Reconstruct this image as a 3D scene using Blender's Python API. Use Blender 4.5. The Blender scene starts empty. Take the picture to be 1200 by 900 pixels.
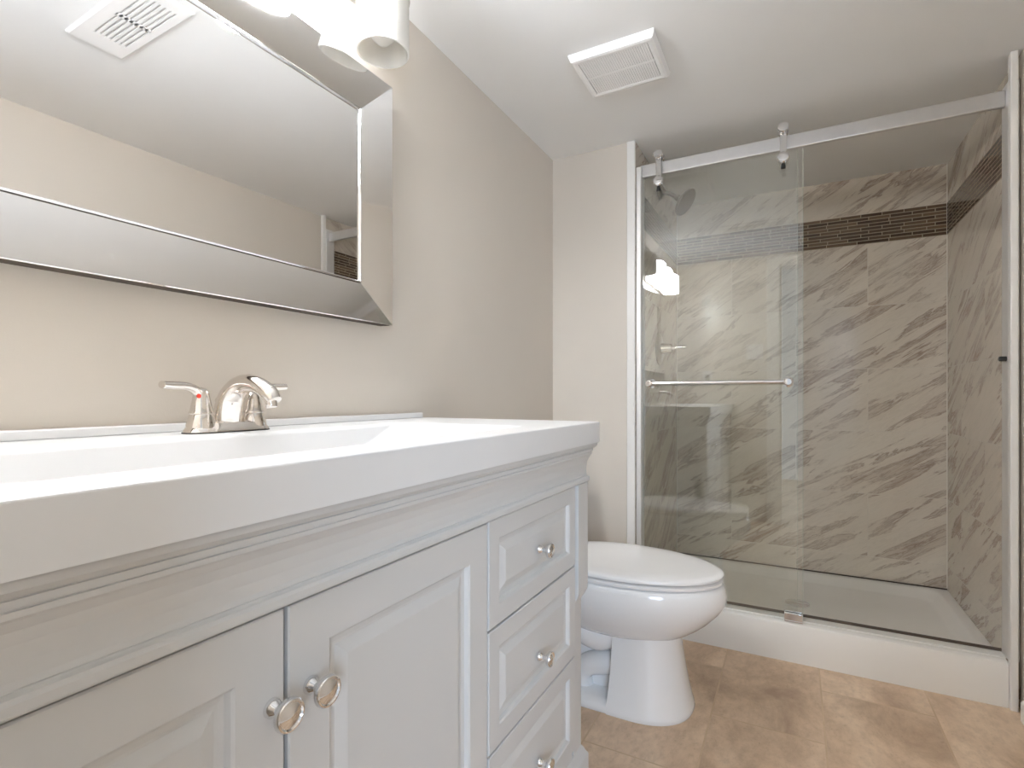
import bpy, bmesh, math, random
from mathutils import Vector, Matrix
PI = math.pi
random.seed(7)
S = bpy.context.scene
COL = S.collection

# ------------------------------------------------------------------ camera, light, exposure
F_PX, YAW, HORIZON = 615.0, math.radians(28.2), 464.0
cam_d = bpy.data.cameras.new('camera')
cam = bpy.data.objects.new('camera', cam_d)
COL.objects.link(cam)
cam_d.sensor_fit = 'HORIZONTAL'
cam_d.sensor_width = 36.0
cam_d.lens = 36.0 * F_PX / 1200.0
cam_d.shift_y = (HORIZON - 450.0) / 1200.0
cam_d.clip_start = 0.01
cam.location = (0.955, 0.0, 0.97)
cam.rotation_euler = (PI / 2, 0, YAW)
S.camera = cam

W = bpy.data.worlds.new('World')
S.world = W
W.use_nodes = True
bg = W.node_tree.nodes['Background']
bg.inputs[0].default_value = (0.88, 0.94, 1.0, 1)      # assumed daylight in the room beyond the open doorway
WORLD = 0.65
bg.inputs[1].default_value = WORLD
LAMP = 60.0                                              # lit glass shades
LAMP_COL = (0.93, 0.96, 1.0)

vs = S.view_settings
vs.view_transform = 'Standard'
vs.look = 'None'
vs.exposure = 0.23
vs.gamma = 1.0
vs.use_curve_mapping = False
S.cycles.max_bounces = 14
S.cycles.diffuse_bounces = 8
S.cycles.glossy_bounces = 8
S.cycles.transparent_max_bounces = 16
S.cycles.use_denoising = True
S.cycles.sample_clamp_indirect = 6.0
S.cycles.caustics_reflective = True

# the open doorway guides the sampling of the daylight outside (a portal, gives no light of its own)
pl = bpy.data.lights.new('doorway_portal', 'AREA')
pl.shape = 'RECTANGLE'
pl.size, pl.size_y = 0.62, 1.94
pl.cycles.is_portal = True
po = bpy.data.objects.new('doorway_portal', pl)
COL.objects.link(po)
po.location = (1.18, -0.19, 0.975)
po.rotation_euler = (PI / 2, 0, 0)                     # shines towards +y
po.rotation_euler = (-PI / 2, 0, PI)

# unseen area light added as an assumed window in the room beyond the doorway
wd = bpy.data.lights.new('assumed_window_light', 'AREA')
wd.shape = 'RECTANGLE'
wd.size, wd.size_y = 0.9, 1.3
wd.energy = 46.0
wd.color = (0.62, 0.78, 1.0)
wo = bpy.data.objects.new('assumed_window_light', wd)
COL.objects.link(wo)
wo.location = (2.0, -1.6, 1.25)
wo.rotation_euler = Vector((-1.3, 2.6, -0.25)).to_track_quat('-Z', 'Y').to_euler()

# ------------------------------------------------------------------ material helpers
def srgb(r, g, b):
    f = lambda c: (c / 255 / 12.92) if c / 255 <= 0.04045 else ((c / 255 + 0.055) / 1.055) ** 2.4
    return (f(r), f(g), f(b), 1)

class NT:
    def __init__(self, name):
        self.m = bpy.data.materials.new(name)
        self.m.use_nodes = True
        self.t = self.m.node_tree
        self.p = self.t.nodes['Principled BSDF']
        self.out = self.t.nodes['Material Output']
    def n(self, typ, **kw):
        nd = self.t.nodes.new(typ)
        for k, v in kw.items():
            setattr(nd, k, v)
        return nd
    def l(self, a, b):
        self.t.links.new(a, b)
    def math(self, op, a, b=None, clamp=False):
        nd = self.n('ShaderNodeMath', operation=op, use_clamp=clamp)
        for i, v in enumerate((a, b)):
            if v is None: continue
            if isinstance(v, (int, float)): nd.inputs[i].default_value = v
            else: self.l(v, nd.inputs[i])
        return nd.outputs[0]
    def noise(self, vec, scale, detail=4, rough=0.55, dist=0.0):
        nd = self.n('ShaderNodeTexNoise')
        nd.inputs['Scale'].default_value = scale
        nd.inputs['Detail'].default_value = detail
        nd.inputs['Roughness'].default_value = rough
        nd.inputs['Distortion'].default_value = dist
        if vec is not None: self.l(vec, nd.inputs['Vector'])
        return nd.outputs['Fac']
    def ramp(self, fac, stops):
        nd = self.n('ShaderNodeValToRGB')
        e = nd.color_ramp.elements
        while len(e) < len(stops): e.new(0.5)
        for el, (p, c) in zip(e, stops):
            el.position = p; el.color = c
        self.l(fac, nd.inputs[0])
        return nd.outputs[0]
    def mix(self, fac, a, b, mode='MIX'):
        nd = self.n('ShaderNodeMix', data_type='RGBA', blend_type=mode)
        for s, v in ((nd.inputs[0], fac), (nd.inputs[6], a), (nd.inputs[7], b)):
            if isinstance(v, (int, float)): s.default_value = v
            elif isinstance(v, tuple): s.default_value = v
            else: self.l(v, s)
        return nd.outputs[2]
    def bump(self, h, strength=0.1, dist=0.01):
        nd = self.n('ShaderNodeBump')
        nd.inputs['Strength'].default_value = strength
        nd.inputs['Distance'].default_value = dist
        self.l(h, nd.inputs['Height'])
        self.l(nd.outputs[0], self.p.inputs['Normal'])
    def obj(self):
        return self.n('ShaderNodeTexCoord').outputs['Object']

def mat(name, col, rough=0.5, metal=0.0, var=0.03, nscale=8, bump=0.0, bscale=200, coat=0.0, spec=0.5):
    t = NT(name)
    o = t.obj()
    f = t.noise(o, nscale, 3)
    d = tuple(max(0, c * (1 - var)) for c in col[:3]) + (1,)
    u = tuple(min(1, c * (1 + var)) for c in col[:3]) + (1,)
    t.l(t.ramp(f, [(0.3, d), (0.7, u)]), t.p.inputs['Base Color'])
    t.p.inputs['Roughness'].default_value = rough
    t.p.inputs['Metallic'].default_value = metal
    t.p.inputs['Specular IOR Level'].default_value = spec
    if coat:
        t.p.inputs['Coat Weight'].default_value = coat
        t.p.inputs['Coat Roughness'].default_value = 0.04
    if bump:
        t.bump(t.noise(o, bscale, 2), bump, 0.002)
    return t.m

M = {}
M['wall'] = mat('beige_wall_paint', srgb(208, 200, 189), 0.55, var=0.012, nscale=3, bump=0.08, bscale=160)
M['ceiling'] = mat('white_ceiling_paint', srgb(236, 236, 235), 0.7, var=0.01, nscale=3, bump=0.06, bscale=120)
M['trim'] = mat('white_trim_paint', srgb(232, 230, 226), 0.3, var=0.01)
M['cabinet'] = mat('white_cabinet_paint', srgb(206, 206, 205), 0.38, var=0.008, nscale=4)
M['gap'] = mat('shadowed_cabinet_carcass', srgb(150, 146, 140), 0.7)
M['top'] = mat('white_cultured_marble', srgb(224, 224, 224), 0.28, var=0.006, nscale=4, coat=0.1)
M['porcelain'] = mat('white_porcelain', srgb(243, 243, 243), 0.09, var=0.004, nscale=4, coat=0.6)
M['plastic'] = mat('white_plastic', srgb(243, 242, 241), 0.2, var=0.006)
M['acrylic'] = mat('white_acrylic', srgb(233, 230, 224), 0.22, var=0.008)
M['chrome'] = mat('polished_chrome', (0.82, 0.82, 0.83, 1), 0.07, 1.0, var=0.01)
M['nickel'] = mat('warm_polished_nickel', (0.80, 0.76, 0.72, 1), 0.10, 1.0, var=0.02)
M['brushed'] = mat('satin_aluminium', (0.74, 0.74, 0.75, 1), 0.30, 1.0, var=0.02, nscale=30)
M['jamb'] = mat('pale_anodised_aluminium', (0.80, 0.79, 0.78, 1), 0.48, 0.6, var=0.02, nscale=30)
M['dark_nickel'] = mat('brushed_dark_nickel', (0.42, 0.39, 0.35, 1), 0.28, 1.0, var=0.03, nscale=30)
M['dark'] = mat('black_rubber', (0.02, 0.02, 0.02, 1), 0.5)
M['slot'] = mat('dark_vent_interior', srgb(120, 118, 114), 0.8)
M['damper'] = mat('pale_vent_damper', srgb(196, 195, 192), 0.7)
M['mirror'] = mat('silvered_mirror', (0.90, 0.90, 0.90, 1), 0.015, 1.0, var=0.004)
M['bevel_mirror'] = mat('bevelled_mirror_strip', (0.93, 0.93, 0.93, 1), 0.06, 1.0, var=0.01)
M['grout'] = mat('pale_grout', srgb(214, 208, 198), 0.7)
M['red'] = mat('red_enamel', srgb(215, 60, 40), 0.3)
M['backing'] = mat('dark_backing_and_shade', srgb(70, 58, 48), 0.6)  # mirror backing, also the strips that imitate shaded gaps

def emis_mat(name, col, strength, base):
    t = NT(name)
    f = t.noise(t.obj(), 6, 2)
    t.l(t.ramp(f, [(0.3, base), (0.7, base)]), t.p.inputs['Base Color'])
    t.p.inputs['Roughness'].default_value = 0.3
    t.p.inputs['Emission Color'].default_value = col + (1,)
    t.p.inputs['Emission Strength'].default_value = strength
    return t.m
M['lit_shade'] = emis_mat('lit_frosted_glass', LAMP_COL, LAMP, (0.8, 0.8, 0.8, 1))
M['shade'] = mat('unlit_frosted_glass', srgb(240, 238, 233), 0.25, var=0.004)

def translucent_shade():
    t = NT('unlit_opal_glass')
    tr = t.n('ShaderNodeBsdfTranslucent')
    tr.inputs[0].default_value = (0.85, 0.84, 0.82, 1)
    f = t.noise(t.obj(), 6, 2)
    t.l(t.ramp(f, [(0.3, srgb(240, 238, 233)), (0.7, srgb(243, 241, 236))]), t.p.inputs['Base Color'])
    t.p.inputs['Roughness'].default_value = 0.25
    ms = t.n('ShaderNodeMixShader')
    ms.inputs[0].default_value = 0.4
    t.l(t.p.outputs[0], ms.inputs[1]); t.l(tr.outputs[0], ms.inputs[2])
    t.l(ms.outputs[0], t.out.inputs[0])
    return t.m
M['shade'] = translucent_shade()

def glass(name, tint, ior=1.5):
    t = NT(name)
    tr = t.n('ShaderNodeBsdfTransparent')
    f = t.noise(t.obj(), 3, 1)
    t.l(t.ramp(f, [(0.3, tint), (0.7, tint)]), tr.inputs[0])
    gl = t.n('ShaderNodeBsdfGlossy'); gl.inputs['Roughness'].default_value = 0.0
    gl.inputs[0].default_value = (1, 1, 1, 1)
    fr = t.n('ShaderNodeFresnel'); fr.inputs[0].default_value = ior
    ms = t.n('ShaderNodeMixShader')
    geo = t.n('ShaderNodeNewGeometry')
    # reflect from outer faces only, so that each pane mirrors the room on both of its sides
    t.l(t.math('MULTIPLY', fr.outputs[0], t.math('SUBTRACT', 1.0, geo.outputs['Backfacing'])), ms.inputs[0])
    t.l(tr.outputs[0], ms.inputs[1]); t.l(gl.outputs[0], ms.inputs[2])
    t.l(ms.outputs[0], t.out.inputs[0])
    return t.m
M['glass'] = glass('clear_shower_glass', (0.975, 0.985, 0.978, 1), 2.0)
M['glass_edge'] = mat('polished_glass_edge', srgb(178, 190, 176), 0.15)

def tile_uv(t, axis, u0, z0):
    sep = t.n('ShaderNodeSeparateXYZ'); t.l(t.obj(), sep.inputs[0])
    u = sep.outputs[axis]; z = sep.outputs[2]
    return t.math('SUBTRACT', u, u0), z

def marble(name, axis, u0, flip=1):
    t = NT(name)
    u, z = tile_uv(t, axis, u0, 0)
    top = t.math('MULTIPLY', t.math('GREATER_THAN', z, 1.78), 0.145)
    zz = t.math('SUBTRACT', t.math('ADD', z, 0.1075), top)
    c = t.n('ShaderNodeCombineXYZ'); t.l(u, c.inputs[0]); t.l(zz, c.inputs[1])
    br = t.n('ShaderNodeTexBrick', offset=0.5, offset_frequency=2)
    t.l(c.outputs[0], br.inputs['Vector'])
    for k, v in (('Scale', 1), ('Mortar Size', 0.0017), ('Mortar Smooth', 0.1), ('Bias', 0), ('Brick Width', 0.61), ('Row Height', 0.3025)):
        br.inputs[k].default_value = v
    br.inputs['Color1'].default_value = (0, 0, 0, 1); br.inputs['Color2'].default_value = (1, 1, 1, 1)
    br.inputs['Mortar'].default_value = (0, 0, 0, 1)
    rnd = t.math('MULTIPLY', br.outputs['Color'], 37.0)
    c2 = t.n('ShaderNodeCombineXYZ')
    t.l(u, c2.inputs[0]); t.l(z, c2.inputs[1]); t.l(rnd, c2.inputs[2])
    mp = t.n('ShaderNodeMapping'); mp.vector_type = 'TEXTURE'
    mp.inputs['Rotation'].default_value = (0, 0, flip * math.radians(33))
    mp.inputs['Scale'].default_value = (1.0, 0.15, 1.0)
    t.l(c2.outputs[0], mp.inputs[0])
    big = t.noise(mp.outputs[0], 2.4, 7, 0.62, 0.55)
    fine = t.noise(mp.outputs[0], 5.5, 8, 0.68, 0.7)
    mask = t.noise(c2.outputs[0], 3.2, 3, 0.55, 0.3)
    soft = t.noise(mp.outputs[0], 1.2, 2, 0.5)
    streak = t.ramp(big, [(0.50, (0, 0, 0, 1)), (0.57, (0.45, 0.45, 0.45, 1)), (0.70, (1, 1, 1, 1))])
    mk = t.ramp(mask, [(0.36, (0.12, 0.12, 0.12, 1)), (0.60, (1, 1, 1, 1))])
    vein = t.math('ABSOLUTE', t.math('SUBTRACT', fine, 0.5))
    vein = t.math('SUBTRACT', 1.0, t.math('MULTIPLY', vein, 22.0), clamp=True)
    edge = t.math('ABSOLUTE', t.math('SUBTRACT', big, 0.545))
    edge = t.math('SUBTRACT', 1.0, t.math('MULTIPLY', edge, 40.0), clamp=True)
    base = t.mix(soft, srgb(220, 212, 199), srgb(206, 196, 182))
    k = t.math('MULTIPLY', streak, t.math('ADD', 0.25, t.math('MULTIPLY', fine, 1.1)), clamp=True)
    col = t.mix(t.math('MULTIPLY', t.math('MULTIPLY', k, mk), 0.9), base, srgb(146, 122, 104))
    col = t.mix(t.math('MULTIPLY', t.math('MULTIPLY', vein, t.math('ADD', 0.15, streak)), 0.6), col, srgb(120, 96, 80))
    col = t.mix(t.math('MULTIPLY', t.math('MULTIPLY', edge, mk), 0.6), col, srgb(118, 92, 76))
    col = t.mix(t.math('MULTIPLY', br.outputs['Fac'], 0.75), col, srgb(214, 207, 196))
    t.l(col, t.p.inputs['Base Color'])
    t.p.inputs['Roughness'].default_value = 0.16
    t.bump(t.math('SUBTRACT', 1.0, br.outputs['Fac']), 0.25, 0.002)
    return t.m
M['marble_back'] = marble('marble_wall_tile_back', 0, 0.662, 1)
M['marble_right'] = marble('marble_wall_tile_right', 1, 2.825, -1)
M['marble_left'] = marble('marble_wall_tile_left', 1, 2.625, 1)

def mosaic(name, axis):
    t = NT(name)
    u, z = tile_uv(t, axis, 0.0, 0)
    c = t.n('ShaderNodeCombineXYZ'); t.l(u, c.inputs[0]); t.l(t.math('SUBTRACT', z, 1.706), c.inputs[1])
    br = t.n('ShaderNodeTexBrick', offset=0.37, offset_frequency=2, squash=1.5, squash_frequency=3)
    t.l(c.outputs[0], br.inputs['Vector'])
    for k, v in (('Scale', 1), ('Mortar Size', 0.0016), ('Mortar Smooth', 0.1), ('Bias', -0.15), ('Brick Width', 0.085), ('Row Height', 0.016)):
        br.inputs[k].default_value = v
    br.inputs['Color1'].default_value = srgb(70, 54, 40)
    br.inputs['Color2'].default_value = srgb(118, 98, 78)
    br.inputs['Mortar'].default_value = srgb(176, 164, 144)
    t.l(br.outputs['Color'], t.p.inputs['Base Color'])
    t.p.inputs['Roughness'].default_value = 0.12
    t.bump(t.math('SUBTRACT', 1.0, br.outputs['Fac']), 0.4, 0.002)
    return t.m
M['mosaic_x'] = mosaic('brown_glass_mosaic_back', 0)
M['mosaic_y'] = mosaic('brown_glass_mosaic_side', 1)

def floor_mat():
    t = NT('beige_stone_floor_tile')
    o = t.obj()
    sep = t.n('ShaderNodeSeparateXYZ'); t.l(o, sep.inputs[0])
    c = t.n('ShaderNodeCombineXYZ')
    t.l(t.math('ADD', sep.outputs[1], -2.002 + 6.05), c.inputs[0])
    t.l(t.math('ADD', sep.outputs[0], -0.133 + 3.006), c.inputs[1])
    br = t.n('ShaderNodeTexBrick', offset=0.5, offset_frequency=2)
    t.l(c.outputs[0], br.inputs['Vector'])
    for k, v in (('Scale', 1), ('Mortar Size', 0.0028), ('Mortar Smooth', 0.3), ('Bias', 0), ('Brick Width', 0.605), ('Row Height', 0.3006)):
        br.inputs[k].default_value = v
    br.inputs['Color1'].default_value = (0, 0, 0, 1); br.inputs['Color2'].default_value = (1, 1, 1, 1)
    rnd = t.math('MULTIPLY', br.outputs['Color'], 21.0)
    c2 = t.n('ShaderNodeCombineXYZ')
    t.l(t.math('MULTIPLY', sep.outputs[0], 1.0), c2.inputs[0]); t.l(t.math('MULTIPLY', sep.outputs[1], 0.6), c2.inputs[1]); t.l(rnd, c2.inputs[2])
    a = t.noise(c2.outputs[0], 5.0, 7, 0.65, 0.4)
    b = t.noise(c2.outputs[0], 45.0, 5, 0.7)
    d = t.noise(c2.outputs[0], 120.0, 3, 0.6)
    col = t.ramp(a, [(0.32, srgb(170, 144, 120)), (0.5, srgb(208, 182, 155)), (0.68, srgb(230, 207, 180))])
    col = t.mix(t.math('MULTIPLY', t.math('SUBTRACT', b, 0.45, clamp=True), 1.6, clamp=True), col, srgb(166, 140, 116))
    col = t.mix(t.math('MULTIPLY', t.math('SUBTRACT', d, 0.6, clamp=True), 1.6, clamp=True), col, srgb(120, 96, 76))
    col = t.mix(t.math('MULTIPLY', br.outputs['Fac'], 0.6), col, srgb(192, 166, 134))
    t.l(col, t.p.inputs['Base Color'])
    t.p.inputs['Roughness'].default_value = 0.45
    t.bump(t.math('ADD', t.math('SUBTRACT', 1.0, br.outputs['Fac']), t.math('MULTIPLY', b, 0.3)), 0.2, 0.002)
    return t.m
M['floor'] = floor_mat()

# ------------------------------------------------------------------ mesh helpers
def box(bm, x0, x1, y0, y1, z0, z1):
    vs_ = [bm.verts.new(p) for p in ((x0, y0, z0), (x1, y0, z0), (x1, y1, z0), (x0, y1, z0), (x0, y0, z1), (x1, y0, z1), (x1, y1, z1), (x0, y1, z1))]
    fs = [(0, 3, 2, 1), (4, 5, 6, 7), (0, 1, 5, 4), (1, 2, 6, 5), (2, 3, 7, 6), (3, 0, 4, 7)]
    return [bm.faces.new([vs_[i] for i in f]) for f in fs]

def rings(bm, rs, cap0=True, cap1=True, closed=True):
    vr = [[bm.verts.new(p) for p in r] for r in rs]
    n = len(vr[0])
    for a, b in zip(vr, vr[1:]):
        for i in range(n if closed else n - 1):
            j = (i + 1) % n
            bm.faces.new((a[i], a[j], b[j], b[i]))
    if cap0: bm.faces.new(vr[0][::-1])
    if cap1: bm.faces.new(vr[-1])
    return vr

def frame(axis):
    a = Vector(axis).normalized()
    h = Vector((0, 0, 1)) if abs(a.z) < 0.9 else Vector((1, 0, 0))
    u = a.cross(h).normalized()
    return a, u, a.cross(u).normalized()

def lathe(bm, origin, axis, prof, n=28, cap0=True, cap1=True, sx=1.0, sy=1.0):
    a, u, v = frame(axis)
    o = Vector(origin)
    rs = []
    for h, r in prof:
        rs.append([o + a * h + u * (r * sx * math.cos(2 * PI * i / n)) + v * (r * sy * math.sin(2 * PI * i / n)) for i in range(n)])
    return rings(bm, rs, cap0, cap1)

def spline(pts, k=6):
    P = [Vector(p) for p in pts]
    out = []
    for i in range(len(P) - 1):
        p0 = P[max(i - 1, 0)]; p1 = P[i]; p2 = P[i + 1]; p3 = P[min(i + 2, len(P) - 1)]
        for j in range(k):
            t = j / k
            out.append(0.5 * ((2 * p1) + (p2 - p0) * t + (2 * p0 - 5 * p1 + 4 * p2 - p3) * t * t + (3 * p1 - p0 - 3 * p2 + p3) * t ** 3))
    out.append(P[-1])
    return out

def tube(bm, pts, rad, n=16, up=(0, 0, 1), sx=1.0, sy=1.0, smooth=6):
    """pts swept with radius list; sx scales sideways, sy scales along the bend normal"""
    if smooth:
        R = spline([(r, 0, 0) for r in rad], smooth) if isinstance(rad, (list, tuple)) else None
        P = spline(pts, smooth)
        rad = [r.x for r in R] if R else [rad] * len(P)
    else:
        P = [Vector(p) for p in pts]
        rad = rad if isinstance(rad, (list, tuple)) else [rad] * len(P)
    rs = []
    prev = None
    for i, p in enumerate(P):
        d = (P[min(i + 1, len(P) - 1)] - P[max(i - 1, 0)]).normalized()
        if prev is None:
            h = Vector(up)
            if abs(d.dot(h)) > 0.95: h = Vector((1, 0, 0)) if abs(d.x) < 0.9 else Vector((0, 1, 0))
            u = d.cross(h).normalized()
        else:
            u = (prev - d * prev.dot(d)).normalized()
        prev = u
        v = d.cross(u)
        rs.append([p + u * (rad[i] * sx * math.cos(2 * PI * k / n)) + v * (rad[i] * sy * math.sin(2 * PI * k / n)) for k in range(n)])
    return rings(bm, rs)

def obj(name, bm, m, parent=None, bevel=0.0, seg=2, smooth=True, angle=35):
    bmesh.ops.remove_doubles(bm, verts=bm.verts, dist=1e-6)
    bmesh.ops.recalc_face_normals(bm, faces=bm.faces)
    me = bpy.data.meshes.new(name)
    bm.to_mesh(me); bm.free()
    o = bpy.data.objects.new(name, me)
    COL.objects.link(o)
    for mm in (m if isinstance(m, (list, tuple)) else [m]):
        me.materials.append(mm)
    if smooth:
        for p in me.polygons: p.use_smooth = True
        me.set_sharp_from_angle(angle=math.radians(angle))
    if bevel:
        b = o.modifiers.new('bevel', 'BEVEL')
        b.width = bevel; b.segments = seg; b.limit_method = 'ANGLE'; b.angle_limit = math.radians(40)
        b.harden_normals = False
        wn = o.modifiers.new('weighted_normal', 'WEIGHTED_NORMAL')
        wn.keep_sharp = True
    if parent is not None:
        o.parent = parent
        w = Vector((0, 0, 0)); q = parent
        while q is not None:
            w += q.location; q = q.parent
        o.location = -w
    return o

def bx(name, x0, x1, y0, y1, z0, z1, m, parent=None, bevel=0.0, seg=2):
    bm = bmesh.new(); box(bm, x0, x1, y0, y1, z0, z1)
    return obj(name, bm, m, parent, bevel, seg)

def thing(name, label, cat, loc):
    o = bpy.data.objects.new(name, None); COL.objects.link(o)
    o.empty_display_size = 0.05
    o.location = loc; o['label'] = label; o['category'] = cat
    return o

def tag(o, label, cat):
    o['label'] = label; o['category'] = cat
    return o

def struct(o, label=None):
    o['kind'] = 'structure'
    if label: o['label'] = label
    return o

def dup(o, parent, dx=0, dy=0, dz=0):
    c = o.copy(); COL.objects.link(c); c.parent = parent
    c.location = o.location + Vector((dx, dy, dz))
    return c

# ------------------------------------------------------------------ room numbers
CEIL = 2.031
YN = -0.085           # near wall (with the doorway)
YF = 2.170            # stub wall beside the shower
XR = 1.575            # right wall, also the right shower wall
XS = 0.375            # left shower wall
YB = 3.050            # back shower wall
T = 0.10

struct(bx('floor', -T, XR + T, YN - 2.4, YB + T, -0.1, 0.0, M['floor']), 'beige stone tile floor')
struct(bx('ceiling', -T, XR + T, YN - T, YB + T, CEIL, CEIL + 0.1, M['ceiling']), 'white painted ceiling')
struct(bx('wall_left', -T, 0, YN - T, YB + T, 0, CEIL, M['wall']), 'beige wall behind the vanity and toilet')
struct(bx('wall_right', XR, XR + T, YN - T, 2.1755, 0, CEIL, M['wall']), 'beige wall to the right of the shower opening')
struct(bx('wall_far', 0, XS - 0.002, YF, YB + T, 0, CEIL, M['wall']), 'short beige wall between toilet and shower')
bm = bmesh.new()
DX0, DX1, DZ = 0.864, 1.50, 1.957
box(bm, 0, DX0, YN - T, YN, 0, CEIL)
box(bm, DX1, XR, YN - T, YN, 0, CEIL)
box(bm, DX0, DX1, YN - T, YN, DZ, CEIL)
struct(obj('wall_near', bm, M['wall']), 'beige wall around the open doorway')

wb = struct(bx('wall_back', XS - 0.002, XR + T, YB, YB + T, 0, CEIL, M['marble_back']), 'marble tiled back wall of the shower')
ws = struct(bx('wall_side', XR, XR + T, 2.1755, YB, 0, CEIL, M['marble_right']), 'marble tiled right wall of the shower')
wl = struct(bx('wall_inner', XS - 0.002, XS, YF + 0.001, YB, 0, CEIL, M['marble_left']), 'marble tiled left wall of the shower')
bx('mosaic_band', XS, XR, YB - 0.003, YB + 0.01, 1.706, 1.850, M['mosaic_x'], wb)['label'] = 'dark brown glass strip mosaic band'
bx('mosaic_band', XR - 0.003, XR + 0.01, 2.18, YB - 0.003, 1.706, 1.850, M['mosaic_y'], ws)['label'] = 'dark brown glass strip mosaic band'
bx('mosaic_band', XS - 0.001, XS + 0.003, 2.18, YB - 0.003, 1.706, 1.850, M['mosaic_y'], wl)['label'] = 'dark brown glass strip mosaic band'

bx('corner_joint', XR - 0.0042, XR - 0.0002, YB - 0.0042, YB - 0.0002, 0.091, CEIL - 0.001, M['grout'], wb)['label'] = 'pale grout line in the shower corner'
bx('corner_joint', XS + 0.0002, XS + 0.0042, YB - 0.0042, YB - 0.0002, 0.091, CEIL - 0.001, M['grout'], wb)['label'] = 'pale grout line in the shower corner'
struct(bx('trim_1', 0.342, XS, YF - 0.012, YF, 0.0, CEIL, M['trim'], bevel=0.002), 'white vertical trim strip left of the shower')
struct(bx('trim_2', 1.545, 1.5635, 2.150, 2.1745, 0.0, CEIL, M['trim'], bevel=0.002), 'white vertical trim strip right of the shower')

def baseboard(name, x0, x1, y0, y1, nx, ny, h=0.085, t=0.014):
    bm = bmesh.new()
    prof = [(0, 0), (t, 0), (t, h - 0.018), (t * 0.55, h - 0.006), (t * 0.4, h), (0, h)]
    a = [(x0 + nx * p, y0 + ny * p, z) for p, z in prof]
    b = [(x1 + nx * p, y1 + ny * p, z) for p, z in prof]
    rings(bm, [a, b])
    return struct(obj(name, bm, M['trim'], smooth=False))
baseboard('baseboard_right', XR, XR, YN + 0.017, 2.099, -1, 0, 0.072, 0.022)
baseboard('baseboard_left', 0, 0, 1.235, YF - 0.014, 1, 0)
baseboard('baseboard_far', 0.014, 0.341, YF, YF, 0, -1)

# door casing on the near wall, seen mirrored in the shower glass
bm = bmesh.new()
box(bm, 0.775, DX0, YN, YN + 0.016, 0, DZ + 0.0)
box(bm, DX1, XR - 0.002, YN, YN + 0.016, 0, DZ + 0.0)
box(bm, 0.775, XR - 0.002, YN, YN + 0.016, DZ + 0.0005, CEIL - 0.004)
box(bm, DX0 + 0.0005, DX0 + 0.014, YN - T, YN + 0.008, 0, DZ - 0.0005)
box(bm, DX1 - 0.014, DX1 - 0.0005, YN - T, YN + 0.008, 0, DZ - 0.0005)
box(bm, DX0 + 0.0145, DX1 - 0.0145, YN - T, YN + 0.008, DZ - 0.014, DZ - 0.0005)
struct(obj('trim_3', bm, M['trim'], bevel=0.003), 'white casing around the open doorway')

# ------------------------------------------------------------------ shower pan
def shower_pan():
    t = thing('shower_pan', 'white acrylic shower pan with raised front curb on the tile floor', 'shower pan', (0.96, 2.6, 0))
    x0, x1, y0, y1 = XS + 0.001, XR - 0.001, 2.165, YB - 0.001
    bm = bmesh.new()
    # curb
    prof = [(y0, 0.0), (y0, 0.128), (y0 + 0.004, 0.138), (y0 + 0.012, 0.142), (y0 + 0.078, 0.142), (y0 + 0.088, 0.138), (y0 + 0.094, 0.128), (y0 + 0.115, 0.062), (y0 + 0.125, 0.052), (y0 + 0.14, 0.047), (y0 + 0.14, 0.0)]
    rings(bm, [[(x0, y, z) for y, z in prof], [(1.544, y, z) for y, z in prof]])
    # floor tray with lip on three sides
    def rr(i, z, r, fy=0.0):
        a, b, c, d = x0 + i, x1 - i, y0 + 0.12 + fy, y1 - i
        pts = []
        for cx, cy, s in ((b - r, d - r, 0), (a + r, d - r, 1), (a + r, c + r, 2), (b - r, c + r, 3)):
            for k in range(7):
                an = s * PI / 2 + k / 6 * PI / 2
                pts.append((cx + r * math.cos(an), cy + r * math.sin(an), z))
        return pts
    rings(bm, [rr(0, 0.0, 0.002), rr(0, 0.085, 0.002), rr(0.034, 0.085, 0.03), rr(0.042, 0.081, 0.035), rr(0.075, 0.056, 0.05, 0.005), rr(0.09, 0.051, 0.06, 0.01), rr(0.3, 0.045, 0.1, 0.15)], True, True)
    obj('tray', bm, M['acrylic'], t)
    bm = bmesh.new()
    box(bm, x0 + 0.001, x1 - 0.001, y1 - 0.005, y1 - 0.0005, 0.0852, 0.0905)  # dark strip imitates the shaded gap between tile and pan lip
    obj('gap_shade_strip', bm, M['backing'], t)['label'] = 'dark strip standing in for the shaded gap along the back of the pan'
    bm = bmesh.new()
    lathe(bm, (0.97, 2.66, 0.044), (0, 0, 1), [(0, 0.05), (0.004, 0.05), (0.006, 0.044), (0.006, 0.0)], 28)
    obj('drain', bm, M['chrome'], t)
shower_pan()

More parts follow.
